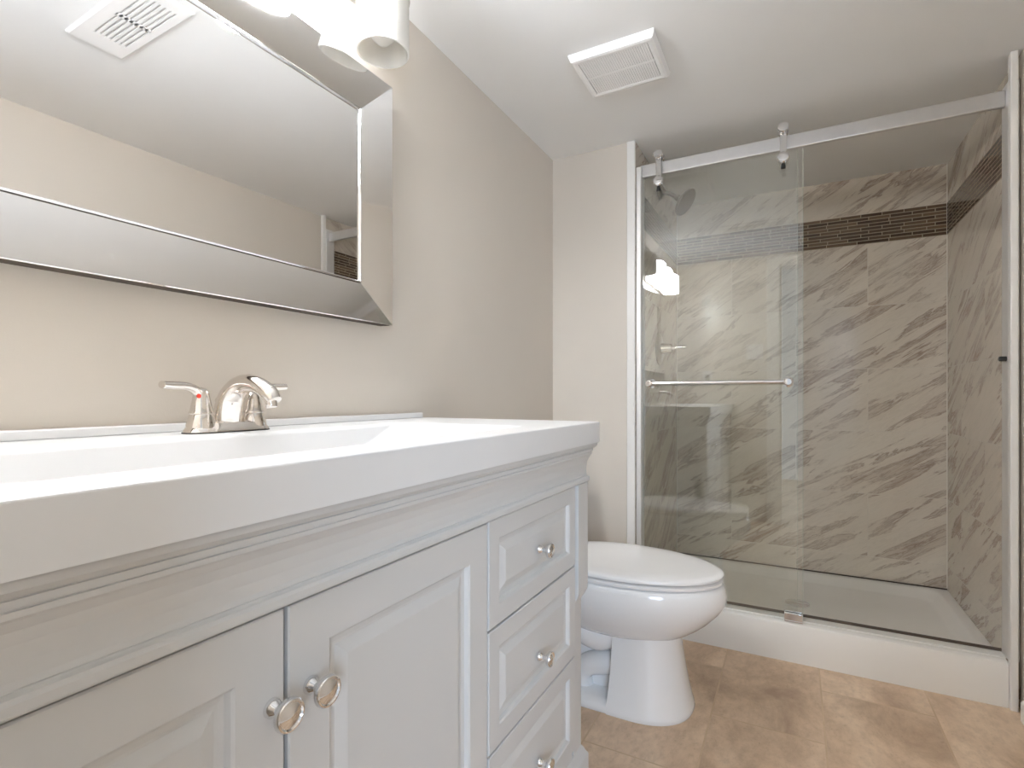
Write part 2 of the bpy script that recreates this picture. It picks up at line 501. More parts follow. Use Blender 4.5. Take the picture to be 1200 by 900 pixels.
# ------------------------------------------------------------------ shower enclosure
YG = 2.205            # rail plane
def enclosure():
    t = thing('shower_enclosure', 'chrome framed shower enclosure with header rail above the white curb', 'shower enclosure', (0.96, YG, 0.143))
    bm = bmesh.new()
    box(bm, XS + 0.012, 1.546, YG - 0.009, YG + 0.009, 1.885, 1.937)
    obj('header_rail', bm, M['brushed'], t, bevel=0.004, seg=3)
    for xa, xb, top in ((XS + 0.0005, XS + 0.022, 1.925), (1.546, XR - 0.0005, 1.955)):
        bm = bmesh.new()
        box(bm, xa, xb, YF + 0.006, YF + 0.066, 0.144, top)
        obj('wall_jamb', bm, M['jamb'], t, bevel=0.003)
    bm = bmesh.new()
    box(bm, XS + 0.022, 1.545, YG - 0.014, YG + 0.035, 0.143, 0.148)
    tr = obj('bottom_track', bm, M['acrylic'], t)
    bm = bmesh.new()
    box(bm, XS + 0.022, 1.545, YG + 0.026, YG + 0.032, 0.1482, 0.157)  # dark strip imitates the shadow at the track's edge
    obj('track_edge_shade', bm, M['backing'], tr)['label'] = 'dark strip standing in for the shadow along the track edge'
    bm = bmesh.new()
    box(bm, XS + 0.022, 0.968, YG + 0.013, YG + 0.020, 0.155, 1.925)
    obj('fixed_panel', bm, M['glass'], t)['label'] = 'fixed clear glass panel behind the sliding door'
    bx('panel_edge', 0.9682, 0.9690, YG + 0.013, YG + 0.020, 0.155, 1.925, M['glass_edge'], t)['label'] = 'pale green polished glass edge'
    for x in (0.50, 0.86):
        bm = bmesh.new()
        lathe(bm, (x, YG + 0.009, 1.912), (0, 1, 0), [(0, 0.012), (0.018, 0.012), (0.02, 0.010)], 20)
        obj('panel_clamp', bm, M['chrome'], t)
    bm = bmesh.new()
    box(bm, 0.925, 0.985, YG - 0.034, YG - 0.0225, 0.148, 0.176)
    box(bm, 0.925, 0.985, YG - 0.0115, YG - 0.004, 0.148, 0.176)
    box(bm, 0.925, 0.985, YG - 0.034, YG - 0.004, 0.1425, 0.150)
    obj('door_guide', bm, M['chrome'], t, bevel=0.002)
    bm = bmesh.new()
    lathe(bm, (1.546, YG - 0.012, 1.087), (-1, 0, 0), [(0, 0.008), (0.016, 0.008), (0.018, 0.006)], 16)
    obj('bumper', bm, M['dark'], t)['label'] = 'small black rubber bumper'
enclosure()

def sliding_door():
    t = thing('shower_door', 'sliding clear glass shower door with towel bar hanging from the header rail', 'shower door', (0.69, YG - 0.017, 0.152))
    bm = bmesh.new()
    box(bm, XS + 0.026, 0.985, YG - 0.021, YG - 0.013, 0.152, 1.872)
    o = obj('glass_panel', bm, M['glass'], t)
    bx('glass_edge', 0.9852, 0.9862, YG - 0.021, YG - 0.013, 0.152, 1.872, M['glass_edge'], o)['label'] = 'pale green polished glass edge'
    # hangers
    for x in (0.468, 0.922):
        bm = bmesh.new()
        box(bm, x - 0.011, x + 0.011, YG - 0.0265, YG - 0.0215, 1.83, 1.965)
        box(bm, x - 0.011, x + 0.011, YG - 0.0265, YG + 0.004, 1.962, 1.966)
        h = obj('hanger', bm, M['chrome'], t, bevel=0.002)
        bm = bmesh.new()
        lathe(bm, (x, YG - 0.0265, 1.957), (0, -1, 0), [(0, 0.016), (0.004, 0.019), (0.012, 0.019), (0.016, 0.016), (0.017, 0.008), (0.018, 0.0)], 24, True, False)
        lathe(bm, (x, YG - 0.010, 1.957), (0, 1, 0), [(0, 0.019), (0.02, 0.019)], 24)
        obj('roller', bm, M['chrome'], h)
        bm = bmesh.new()
        lathe(bm, (x, YG - 0.0265, 1.848), (0, -1, 0), [(0, 0.019), (0.003, 0.021), (0.012, 0.021), (0.016, 0.017), (0.018, 0.0)], 24, True, False)
        obj('clamp_knob', bm, M['chrome'], h)
        bm = bmesh.new()
        lathe(bm, (x, YG - 0.030, 1.826), (0, 0, -1), [(0, 0.006), (0.012, 0.008), (0.018, 0.008), (0.019, 0.0)], 16, True, False)
        obj('stop_screw', bm, M['dark'], h)
    bm = bmesh.new()
    yb = YG - 0.068
    tube(bm, [(0.435, yb, 1.021), (0.945, yb, 1.021)], 0.0085, 16, smooth=0)
    b = obj('towel_bar', bm, M['chrome'], t)
    for x in (0.440, 0.938):
        bm = bmesh.new()
        lathe(bm, (x, YG - 0.0212, 1.021), (0, -1, 0), [(0, 0.019), (0.004, 0.019), (0.008, 0.012), (0.034, 0.011), (0.040, 0.014), (0.055, 0.014), (0.058, 0.011), (0.0585, 0.0)], 24, True, False)
        obj('bar_post', bm, M['chrome'], b)
sliding_door()

def shower_head():
    t = thing('showerhead', 'chrome shower head on an arm high on the left shower wall', 'shower head', (XS, 2.60, 1.955))
    bm = bmesh.new()
    lathe(bm, (XS + 0.0035, 2.60, 1.958), (1, 0, 0), [(0, 0.031), (0.004, 0.031), (0.012, 0.022), (0.016, 0.012)], 28)
    obj('flange', bm, M['dark_nickel'], t)
    bm = bmesh.new()
    tube(bm, [(XS + 0.006, 2.60, 1.958), (XS + 0.03, 2.60, 1.957), (XS + 0.06, 2.60, 1.945), (XS + 0.085, 2.60, 1.925)], 0.0095, 14)
    obj('shower_arm', bm, M['dark_nickel'], t)
    bm = bmesh.new()
    ax = Vector((0.80, -0.12, -0.62)).normalized()
    o = Vector((XS + 0.080, 2.60, 1.930))
    lathe(bm, o, ax, [(0, 0.010), (0.006, 0.014), (0.018, 0.015), (0.022, 0.012), (0.03, 0.022), (0.042, 0.046), (0.054, 0.064), (0.062, 0.067), (0.066, 0.064), (0.067, 0.0)], 32, True, False)
    obj('spray_head', bm, M['dark_nickel'], t)
shower_head()

def shower_valve():
    t = thing('shower_valve', 'chrome shower valve with lever handle on the left shower wall', 'shower valve', (XS, 2.60, 1.2))
    bm = bmesh.new()
    lathe(bm, (XS + 0.0003, 2.60, 1.20), (1, 0, 0), [(0, 0.078), (0.004, 0.078), (0.010, 0.066), (0.013, 0.03)], 36)
    obj('escutcheon', bm, M['dark_nickel'], t)
    bm = bmesh.new()
    lathe(bm, (XS + 0.012, 2.60, 1.20), (1, 0, 0), [(0, 0.028), (0.03, 0.024), (0.05, 0.020), (0.054, 0.0)], 24, True, False)
    tube(bm, [(XS + 0.05, 2.60, 1.20), (XS + 0.085, 2.60, 1.203), (XS + 0.13, 2.60, 1.205)], [0.010, 0.008, 0.0065], 14)
    obj('lever', bm, M['nickel'], t)
shower_valve()

# ------------------------------------------------------------------ vanity cabinet
SY0, SY1 = -0.080, 1.227         # countertop ends
BF = 0.490                        # carcass front
DF = 0.511                        # door front
def rect_front(bm, y0, y1, z0, z1, xb, xf, prof):
    """a panelled front facing +x : outer box from xb to xf and nested inset rings (inset, dx)"""
    rs = [[(xb, y0, z0), (xb, y1, z0), (xb, y1, z1), (xb, y0, z1)]]
    for i, dx in prof:
        rs.append([(xf + dx, y0 + i, z0 + i), (xf + dx, y1 - i, z0 + i), (xf + dx, y1 - i, z1 - i), (xf + dx, y0 + i, z1 - i)])
    rings(bm, rs, True, True)
def panel_prof(w):
    return [(0, -0.0015), (0.0015, 0), (w, 0), (w + 0.003, -0.002), (w + 0.006, -0.0075), (w + 0.012, -0.0085), (w + 0.015, -0.0085), (w + 0.028, -0.0035), (w + 0.030, -0.003)]

def make_knob(name, parent, y, z, k=1.0):
    bm = bmesh.new()
    lathe(bm, (DF - 0.0005, y, z), (1, 0, 0), [(0, 0.0095 * k), (0.003, 0.0095 * k), (0.006, 0.0075 * k), (0.010, 0.0048 * k), (0.017, 0.0055 * k), (0.019, 0.0110 * k), (0.0215, 0.0145 * k), (0.0240, 0.0160 * k), (0.0270, 0.0160 * k), (0.0290, 0.0148 * k), (0.0292, 0.0132 * k), (0.0278, 0.0118 * k), (0.0280, 0.0105 * k), (0.0298, 0.0060 * k), (0.0304, 0.0)], 26, True, False)
    return obj(name, bm, M['chrome'], parent)

def vanity():
    t = thing('vanity_cabinet', 'white panelled vanity cabinet under the white sink top', 'vanity cabinet', (0.26, 0.57, 0))
    bm = bmesh.new()
    y0, y1 = -0.072, 1.190
    box(bm, 0.004, BF, y0, y0 + 0.018, 0.10, 0.762)
    box(bm, 0.004, BF, y1 - 0.018, y1, 0.10, 0.762)
    box(bm, 0.004, BF, y0 + 0.018, y1 - 0.018, 0.10, 0.118)
    box(bm, 0.004, 0.012, y0 + 0.018, y1 - 0.018, 0.118, 0.762)
    box(bm, BF - 0.018, BF, 0.734, 0.756, 0.118, 0.762)
    box(bm, BF - 0.020, BF - 0.012, 0.335, 0.373, 0.118, 0.740)
    box(bm, BF - 0.018, BF, 1.132, y1 - 0.018, 0.118, 0.762)
    obj('carcass', bm, M['cabinet'], t)
    # cornice swept round front and right end
    prof = [(0.000, 0.7645), (0.0125, 0.7645), (0.0145, 0.767), (0.0145, 0.774), (0.0130, 0.7775), (0.0100, 0.7788), (0.0085, 0.7800), (0.0095, 0.7815), (0.0085, 0.786), (0.0085, 0.797), (0.0100, 0.810), (0.0130, 0.820), (0.0170, 0.8275), (0.0190, 0.8300), (0.0195, 0.8345), (0.0182, 0.8350), (0.0182, 0.8360), (0.0210, 0.8370), (0.0215, 0.8425), (0.0203, 0.8430), (0.0203, 0.8440), (0.0240, 0.8450), (0.0290, 0.8500), (0.0300, 0.8575)]
    bm = bmesh.new()
    X, Y1, Y0 = 0.505, 1.195, -0.0765
    rs = [[(0.004, Y0, z), (X + p, Y0, z), (X + p, Y1 + p, z), (0.004, Y1 + p, z)] for p, z in prof]
    inner = [[(0.024, Y0 + 0.02, z), (X - 0.02, Y0 + 0.02, z), (X - 0.02, Y1 - 0.02, z), (0.024, Y1 - 0.02, z)] for z in (0.8575, 0.7645)]
    rings(bm, rs + inner + rs[:1], False, False)
    obj('cornice', bm, M['cabinet'], t, smooth=False)
    # face frame rail under the doors
    bm = bmesh.new()
    box(bm, BF, 0.505, -0.03, 1.135, 0.108, 0.150)
    obj('bottom_rail', bm, M['cabinet'], t, bevel=0.002)
    bm = bmesh.new()
    box(bm, 0.05, 0.44, -0.06, 1.175, 0.0, 0.10)
    obj('toe_kick', bm, M['cabinet'], t)
    # corner pilasters with capital and foot
    for (ya, yb, s) in ((1.142, 1.190, 1), (-0.070, -0.036, 0)):
        def rr(z, d):
            e = d if s else 0.0
            return [(0.45, ya - (0 if s else 0), z), (0.505 + d, ya, z), (0.505 + d, yb + e, z), (0.45, yb + e, z)]
        bm = bmesh.new()
        rings(bm, [rr(0.13, 0), rr(0.484, 0.0), rr(0.488, 0.0015), rr(0.496, 0.007), rr(0.506, 0.0115), rr(0.512, 0.0125), rr(0.7635, 0.0125)])
        p = obj('pilaster', bm, M['cabinet'], t)
        bm = bmesh.new()
        yy = ya - (0.05 if s else 0.0)
        y2 = yb + (0 if s else 0.05)
        def rf(z, d):
            e = d if s else 0.0
            return [(0.42, yy, z), (0.505 + d, yy, z), (0.505 + d, y2 + e, z), (0.42, y2 + e, z)]
        rings(bm, [rf(0.0, 0.014), rf(0.108, 0.014), rf(0.112, 0.012), rf(0.118, 0.008), rf(0.124, 0.006), rf(0.132, 0.001)])
        obj('foot', bm, M['cabinet'], t)
    # doors
    doors = ((-0.030, 0.3515, 0.337), (0.3565, 0.7425, 0.383))
    for ya, yb, ky in doors:
        bm = bmesh.new()
        rect_front(bm, ya, yb, 0.156, 0.7595, BF + 0.001, DF, panel_prof(0.052))
        d = obj('door', bm, M['cabinet'], t, smooth=False)
        make_knob('knob', d, ky, 0.669)['label'] = 'round chrome knob'
    for za, zb, kz in ((0.580, 0.7615, 0.667), (0.372, 0.576, 0.455), (0.156, 0.368, 0.246)):
        bm = bmesh.new()
        rect_front(bm, 0.7475, 1.1385, za, zb, BF + 0.001, DF, panel_prof(0.034))
        d = obj('drawer', bm, M['cabinet'], t, smooth=False)
        make_knob('knob', d, 0.940, kz, 0.92)['label'] = 'round chrome knob'
vanity()

def countertop():
    t = thing('countertop', 'white one-piece sink countertop with rectangular basin on the vanity cabinet', 'countertop', (0.27, 0.57, 0.858))
    zt, zb = 0.908, 0.8585
    x0, x1 = 0.001, 0.540
    bm = bmesh.new()
    def rr(a, b, c, d, r, z, n=6):
        pts = []
        for cx, cy, s in ((b - r, d - r, 0), (a + r, d - r, 1), (a + r, c + r, 2), (b - r, c + r, 3)):
            for k in range(n + 1):
                an = s * PI / 2 + k / n * PI / 2
                pts.append((cx + r * math.cos(an), cy + r * math.sin(an), z))
        return pts
    ha, hb, hc, hd = 0.140, 0.470, 0.13, 0.985
    rs = [rr(x0, x1, SY0, SY1, 0.004, zb), rr(x0, x1, SY0, SY1, 0.004, zt - 0.003), rr(x0 + .001, x1 - .001, SY0 + .001, SY1 - .001, 0.004, zt - 0.001), rr(x0 + .003, x1 - .003, SY0 + .003, SY1 - .003, 0.004, zt),
          rr(ha, hb, hc, hd, 0.05, zt), rr(ha + .004, hb - .004, hc + .006, hd - .006, 0.048, zt - 0.002), rr(ha + .01, hb - .01, hc + .02, hd - .03, 0.046, zt - 0.008),
          rr(ha + .02, hb - .02, hc + .07, hd - .14, 0.045, zt - 0.05), rr(ha + .035, hb - .035, hc + .14, hd - .24, 0.045, zt - 0.09), rr(ha + .06, hb - .06, hc + .20, hd - .30, 0.04, zt - 0.105), rr(ha + .12, hb - .12, hc + .30, hd - .40, 0.03, zt - 0.108)]
    rings(bm, rs, False, True)
    sl = obj('slab', bm, M['top'], t, angle=50)
    sl.modifiers.new('weighted_normal', 'WEIGHTED_NORMAL').keep_sharp = True
    bm = bmesh.new()
    box(bm, 0.001, 0.020, SY0 + 0.001, 1.205, zt + 0.0002, zt + 0.0145)
    obj('backsplash', bm, M['top'], t, bevel=0.002)
    bm = bmesh.new()
    lathe(bm, (0.305, 0.55, zt - 0.1078), (0, 0, 1), [(0, 0.024), (0.003, 0.024), (0.005, 0.018), (0.006, 0.0)], 24, True, False)
    obj('drain', bm, M['nickel'], t)
countertop()

def faucet():
    cx, cy, z0 = 0.083, 0.575, 0.9083
    t = thing('faucet', 'chrome two-handle faucet on the white vanity top', 'faucet', (cx, cy, z0))
    t.scale = (0.93, 0.93, 0.93)
    def stadium(w, l, z, n=12):
        pts = []
        for k in range(n + 1):
            a = k / n * PI
            pts.append((cx + w * math.cos(a), cy + (l - w) + w * math.sin(a), z))
        for k in range(n + 1):
            a = PI + k / n * PI
            pts.append((cx + w * math.cos(a), cy - (l - w) + w * math.sin(a), z))
        return pts
    bm = bmesh.new()
    rings(bm, [stadium(0.0285, 0.082, z0 + z - 0 if z else z0) if False else stadium(w, l, z0 + z) for w, l, z in ((0.0275, 0.080, 0), (0.0285, 0.081, 0.002), (0.0275, 0.080, 0.005), (0.024, 0.076, 0.010), (0.020, 0.070, 0.017), (0.012, 0.06, 0.020))])
    obj('base_plate', bm, M['nickel'], t)
    bm = bmesh.new()
    rings(bm, [stadium(0.0292, 0.0817, z0 - 0.0001), stadium(0.0292, 0.0817, z0 + 0.0016)])
    obj('gasket', bm, M['dark'], t)
    # spout
    bm = bmesh.new()
    pts = [(cx - 0.006, cy, z0 + 0.008), (cx - 0.002, cy, z0 + 0.035), (cx + 0.012, cy, z0 + 0.068), (cx + 0.042, cy, z0 + 0.088), (cx + 0.082, cy, z0 + 0.087), (cx + 0.117, cy, z0 + 0.071), (cx + 0.130, cy, z0 + 0.058)]
    tube(bm, pts, [0.026, 0.0255, 0.0225, 0.0190, 0.0170, 0.0160, 0.0130], 20, sx=1.0, sy=0.9)
    s = obj('spout', bm, M['nickel'], t)
    bm = bmesh.new()
    lathe(bm, (cx + 0.119, cy, z0 + 0.064), (0.25, 0, -1), [(0, 0.010), (0.014, 0.0105), (0.018, 0.0095), (0.0185, 0.0)], 20, True, False)
    obj('aerator', bm, M['nickel'], s)
    bm = bmesh.new()
    tube(bm, [(cx - 0.024, cy - 0.002, z0 + 0.012), (cx - 0.026, cy - 0.002, z0 + 0.050)], 0.0025, 10, smooth=0)
    lathe(bm, (cx - 0.026, cy - 0.002, z0 + 0.046), (0, 0, 1), [(0, 0.003), (0.005, 0.0055), (0.014, 0.0065), (0.017, 0.004), (0.0175, 0.0)], 14, True, False)
    obj('lift_rod', bm, M['nickel'], t)
    for sgn in (-1, 1):
        hy = cy + sgn * 0.051
        bm = bmesh.new()
        lathe(bm, (cx, hy, z0 + 0.006), (0, 0, 1), [(0, 0.0255), (0.008, 0.0245), (0.026, 0.0200), (0.0275, 0.0190), (0.0290, 0.0205), (0.0315, 0.0200), (0.034, 0.0185), (0.052, 0.0150), (0.066, 0.0125), (0.073, 0.0095), (0.076, 0.0)], 28, True, False)
        h = obj('handle', bm, M['nickel'], t)
        bm = bmesh.new()
        tube(bm, [(cx, hy, z0 + 0.060), (cx, hy + sgn * 0.010, z0 + 0.076), (cx + 0.002, hy + sgn * 0.028, z0 + 0.0835), (cx + 0.004, hy + sgn * 0.052, z0 + 0.0845), (cx + 0.006, hy + sgn * 0.070, z0 + 0.0855)], [0.0115, 0.011, 0.0105, 0.0105, 0.0090], 16, sx=1.0, sy=0.72)
        obj('lever', bm, M['nickel'], h)
        if sgn < 0:
            bm = bmesh.new()
            lathe(bm, (cx + 0.009, hy - 0.0095, z0 + 0.066), (0.7, -0.7, 0.2), [(0, 0.0038), (0.002, 0.0038), (0.003, 0.0)], 14, True, False)
            obj('hot_dot', bm, M['red'], h)['label'] = 'red hot-water dot'
faucet()

# ------------------------------------------------------------------ mirror
def mirror():
    ya, yb, za, zb = 0.090, 1.045, 1.151, 1.763
    t = thing('mirror', 'large wall mirror in a wide silver frame above the vanity', 'mirror', (0.0065, 0.574, 1.158))
    t.rotation_euler = (0, 0, math.radians(-0.6))
    fw = 0.094
    xo, xi = 0.0420, 0.0235
    bm = bmesh.new()
    box(bm, 0.0005, 0.016, ya + 0.001, yb - 0.001, za + 0.001, zb - 0.001)
    obj('backing', bm, M['backing'], t)
    bm = bmesh.new()
    i = fw - 0.004
    box(bm, 0.0165, 0.021, ya + i, yb - i, za + i, zb - i)
    obj('mirror_glass', bm, M['mirror'], t)
    O = [(ya, za), (yb, za), (yb, zb), (ya, zb)]
    def ins(d): return [(ya + d, za + d), (yb - d, za + d), (yb - d, zb - d), (ya + d, zb - d)]
    names = ('bottom', 'right', 'top', 'left')
    for k in range(4):
        j = (k + 1) % 4
        bm = bmesh.new()
        seq = [(0.0, xo - 0.004), (0.0, xo - 0.001), (0.0015, xo), (fw - 0.001, xi), (fw - 0.001, 0.0165), (0.012, 0.0165)]
        a = [(x,) + ins(d)[k] for d, x in seq]
        b = [(x,) + ins(d)[j] for d, x in seq]
        rings(bm, [a, b])
        fs = obj('frame_strip', bm, M['bevel_mirror'], t, smooth=False)
        bm = bmesh.new()
        seq = [(0.0005, 0.0162), (0.0005, xo - 0.0042), (0.0100, 0.0162)]
        rings(bm, [[(x,) + ins(d)[k] for d, x in seq], [(x,) + ins(d)[j] for d, x in seq]])
        obj('frame_edge', bm, M['backing'], fs, smooth=False)['label'] = 'dark outer edge of the frame'
    # thin polished bead round the glass
    bm = bmesh.new()
    d0, d1 = fw - 0.0005, fw + 0.0055
    loop = []
    for k in range(4):
        q = [(0.0212,) + ins(d0)[k], (0.0265,) + ins(d0 + 0.001)[k], (0.0275,) + ins((d0 + d1) / 2)[k], (0.0255,) + ins(d1 - 0.001)[k], (0.0212,) + ins(d1)[k]]
        loop.append(q)
    loop.append(loop[0])
    rings(bm, loop, False, False)
    obj('bead', bm, M['chrome'], t)
mirror()

# ------------------------------------------------------------------ vanity light
def vanity_light():
    t = thing('vanity_light', 'four-shade vanity light bar with white cylinder shades above the mirror', 'light fixture', (0, 0.57, 1.96))
    bm = bmesh.new()
    box(bm, 0.0005, 0.024, 0.17, 1.03, 1.935, 1.995)
    obj('backplate', bm, M['chrome'], t, bevel=0.004)
    r, zb, zt, X = 0.060, 1.767, 1.893, 0.1135
    for i, y in enumerate((0.256, 0.482, 0.708, 0.934)):
        bm = bmesh.new()
        tube(bm, [(0.023, y, 1.965), (0.065, y, 1.965), (0.102, y, 1.957), (0.1135, y, 1.935), (0.1135, y, 1.905)], 0.008, 12)
        a = obj('arm', bm, M['chrome'], t)
        bm = bmesh.new()
        lathe(bm, (X, y, zt), (0, 0, 1), [(0, 0.062), (0.004, 0.062), (0.008, 0.045), (0.018, 0.018), (0.024, 0.012)], 28)
        obj('shade_cap', bm, M['chrome'], a)
        bm = bmesh.new()
        lathe(bm, (X, y, zb), (0, 0, 1), [(0.001, r - 0.004), (0, r - 0.002), (0.001, r), (zt - zb - 0.0005, r), (zt - zb - 0.0005, r - 0.004), (0.001, r - 0.004)], 40, False, False)
        lit = i < 3
        s = obj('lamp_shade', bm, M['lit_shade'] if lit else M['shade'], t)
        s['label'] = 'glowing white glass cylinder shade' if lit else 'unlit white glass cylinder shade'
        bm = bmesh.new()
        lathe(bm, (X, y, zt - 0.001), (0, 0, -1), [(0, 0.014), (0.03, 0.014), (0.045, 0.024), (0.07, 0.03), (0.09, 0.026), (0.103, 0.012), (0.106, 0.0)], 20, True, False)
        obj('bulb', bm, M['lit_shade'] if lit else M['shade'], s)
vanity_light()

# ------------------------------------------------------------------ ceiling vents
def exhaust_fan():
    x0, x1, y0, y1 = 0.340, 0.597, 1.528, 1.750
    t = thing('exhaust_fan', 'white square exhaust fan grille on the ceiling in front of the shower', 'ceiling fan vent', ((x0 + x1) / 2, (y0 + y1) / 2, CEIL))
    bm = bmesh.new()
    zt, zb = CEIL - 0.0003, CEIL - 0.022
    def q(i, z): return [(x0 + i, y0 + i, z), (x1 - i, y0 + i, z), (x1 - i, y1 - i, z), (x0 + i, y1 - i, z)]
    rings(bm, [q(-0.004, zt), q(-0.004, zt - 0.004), q(0.002, zb), q(0.010, zb - 0.002), q(0.020, zb - 0.001), q(0.021, zb + 0.006), q(0.021, zt)], False, False)
    obj('housing', bm, M['plastic'], t, smooth=False)
    bm = bmesh.new()
    box(bm, x0 + 0.021, x1 - 0.021, y0 + 0.021, y1 - 0.021, zb + 0.006, zb + 0.008)
    obj('backing', bm, M['slot'], t)
    bm = bmesh.new()
    n = 30
    for k in range(n):
        x = x0 + 0.022 + (x1 - x0 - 0.044) * (k + 0.5) / n
        box(bm, x - 0.0031, x + 0.0031, y0 + 0.021, y1 - 0.021, zb, zb + 0.005)
    ym = (y0 + y1) / 2
    box(bm, x0 + 0.021, x1 - 0.021, ym - 0.004, ym + 0.004, zb - 0.0004, zb + 0.005)
    obj('grille', bm, M['plastic'], t, smooth=False)
exhaust_fan()

def register():
    cx, cy, hx, hy = 0.752, 0.782, 0.198, 0.074
    t = thing('ceiling_register', 'white ceiling air register with two columns of slots, seen in the mirror', 'ceiling vent', (cx, cy, CEIL))
    x0, x1, y0, y1 = cx - hx, cx + hx, cy - hy, cy + hy
    bm = bmesh.new()
    zt, zb = CEIL - 0.0003, CEIL - 0.008
    def q(i, z): return [(x0 + i, y0 + i, z), (x1 - i, y0 + i, z), (x1 - i, y1 - i, z), (x0 + i, y1 - i, z)]
    def q2(z): return [(fx0, fy0, z), (fx1, fy0, z), (fx1, fy1, z), (fx0, fy1, z)]
    fy0, fy1, fx0, fx1 = y0 + 0.034, y1 - 0.024, x0 + 0.040, x1 - 0.078
    rings(bm, [q(0, zt), q(0.002, zb + 0.003), q(0.007, zb), q2(zb), q2(zt)], False, False)
    n = 7
    pitch = (fy1 - fy0) / n
    for k in range(n + 1):
        y = fy0 + pitch * k
        box(bm, fx0, fx1, max(y - pitch * 0.27, fy0), min(y + pitch * 0.27, fy1), zb, zb + 0.003)
    xm = (fx0 + fx1) / 2
    box(bm, xm - 0.007, xm + 0.007, fy0, fy1, zb, zb + 0.003)
    obj('faceplate', bm, M['plastic'], t, smooth=False)
    bm = bmesh.new()
    box(bm, fx0, fx1, fy0, fy1, zb + 0.0045, zb + 0.006)
    obj('damper', bm, M['damper'], t)
register()

# ------------------------------------------------------------------ wall plates on the near wall (seen mirrored in the shower glass)
def plate(name, label, cat, x, z, w, kind):
    y = YN + 0.0003
    t = thing(name, label, cat, (x, YN, z))
    bm = bmesh.new()
    def q(i, yy): return [(x - w + i, yy, z - 0.058 + i), (x + w - i, yy, z - 0.058 + i), (x + w - i, yy, z + 0.058 - i), (x - w + i, yy, z + 0.058 - i)]
    rings(bm, [q(0, y), q(0, y + 0.003), q(0.003, y + 0.006)])
    obj('cover_plate', bm, M['plastic'], t, smooth=False)
    if kind == 'outlet':
        bm = bmesh.new()
        box(bm, x - 0.017, x + 0.017, y + 0.006, y + 0.0085, z - 0.034, z + 0.034)
        f = obj('receptacle', bm, M['slot'], t, bevel=0.002)
        for s in (-1, 1):
            bm = bmesh.new()
            for dx in (-0.006, 0.006):
                box(bm, x + dx - 0.001, x + dx + 0.001, y + 0.0085, y + 0.009, z + s * 0.018 - 0.004, z + s * 0.018 + 0.004)
            obj('socket_slots', bm, M['dark'], f)
    else:
        for dx in (-0.023, 0.023):
            bm = bmesh.new()
            box(bm, x + dx - 0.016, x + dx + 0.016, y + 0.006, y + 0.010, z - 0.033, z + 0.033)
            obj('rocker', bm, M['plastic'], t, bevel=0.002)
plate('electrical_outlet', 'white electrical outlet on the near wall above the vanity end', 'outlet', 0.345, 1.11, 0.036, 'outlet')
plate('light_switch', 'white double light switch on the near wall beside the doorway', 'switch', 0.69, 1.31, 0.058, 'switch')

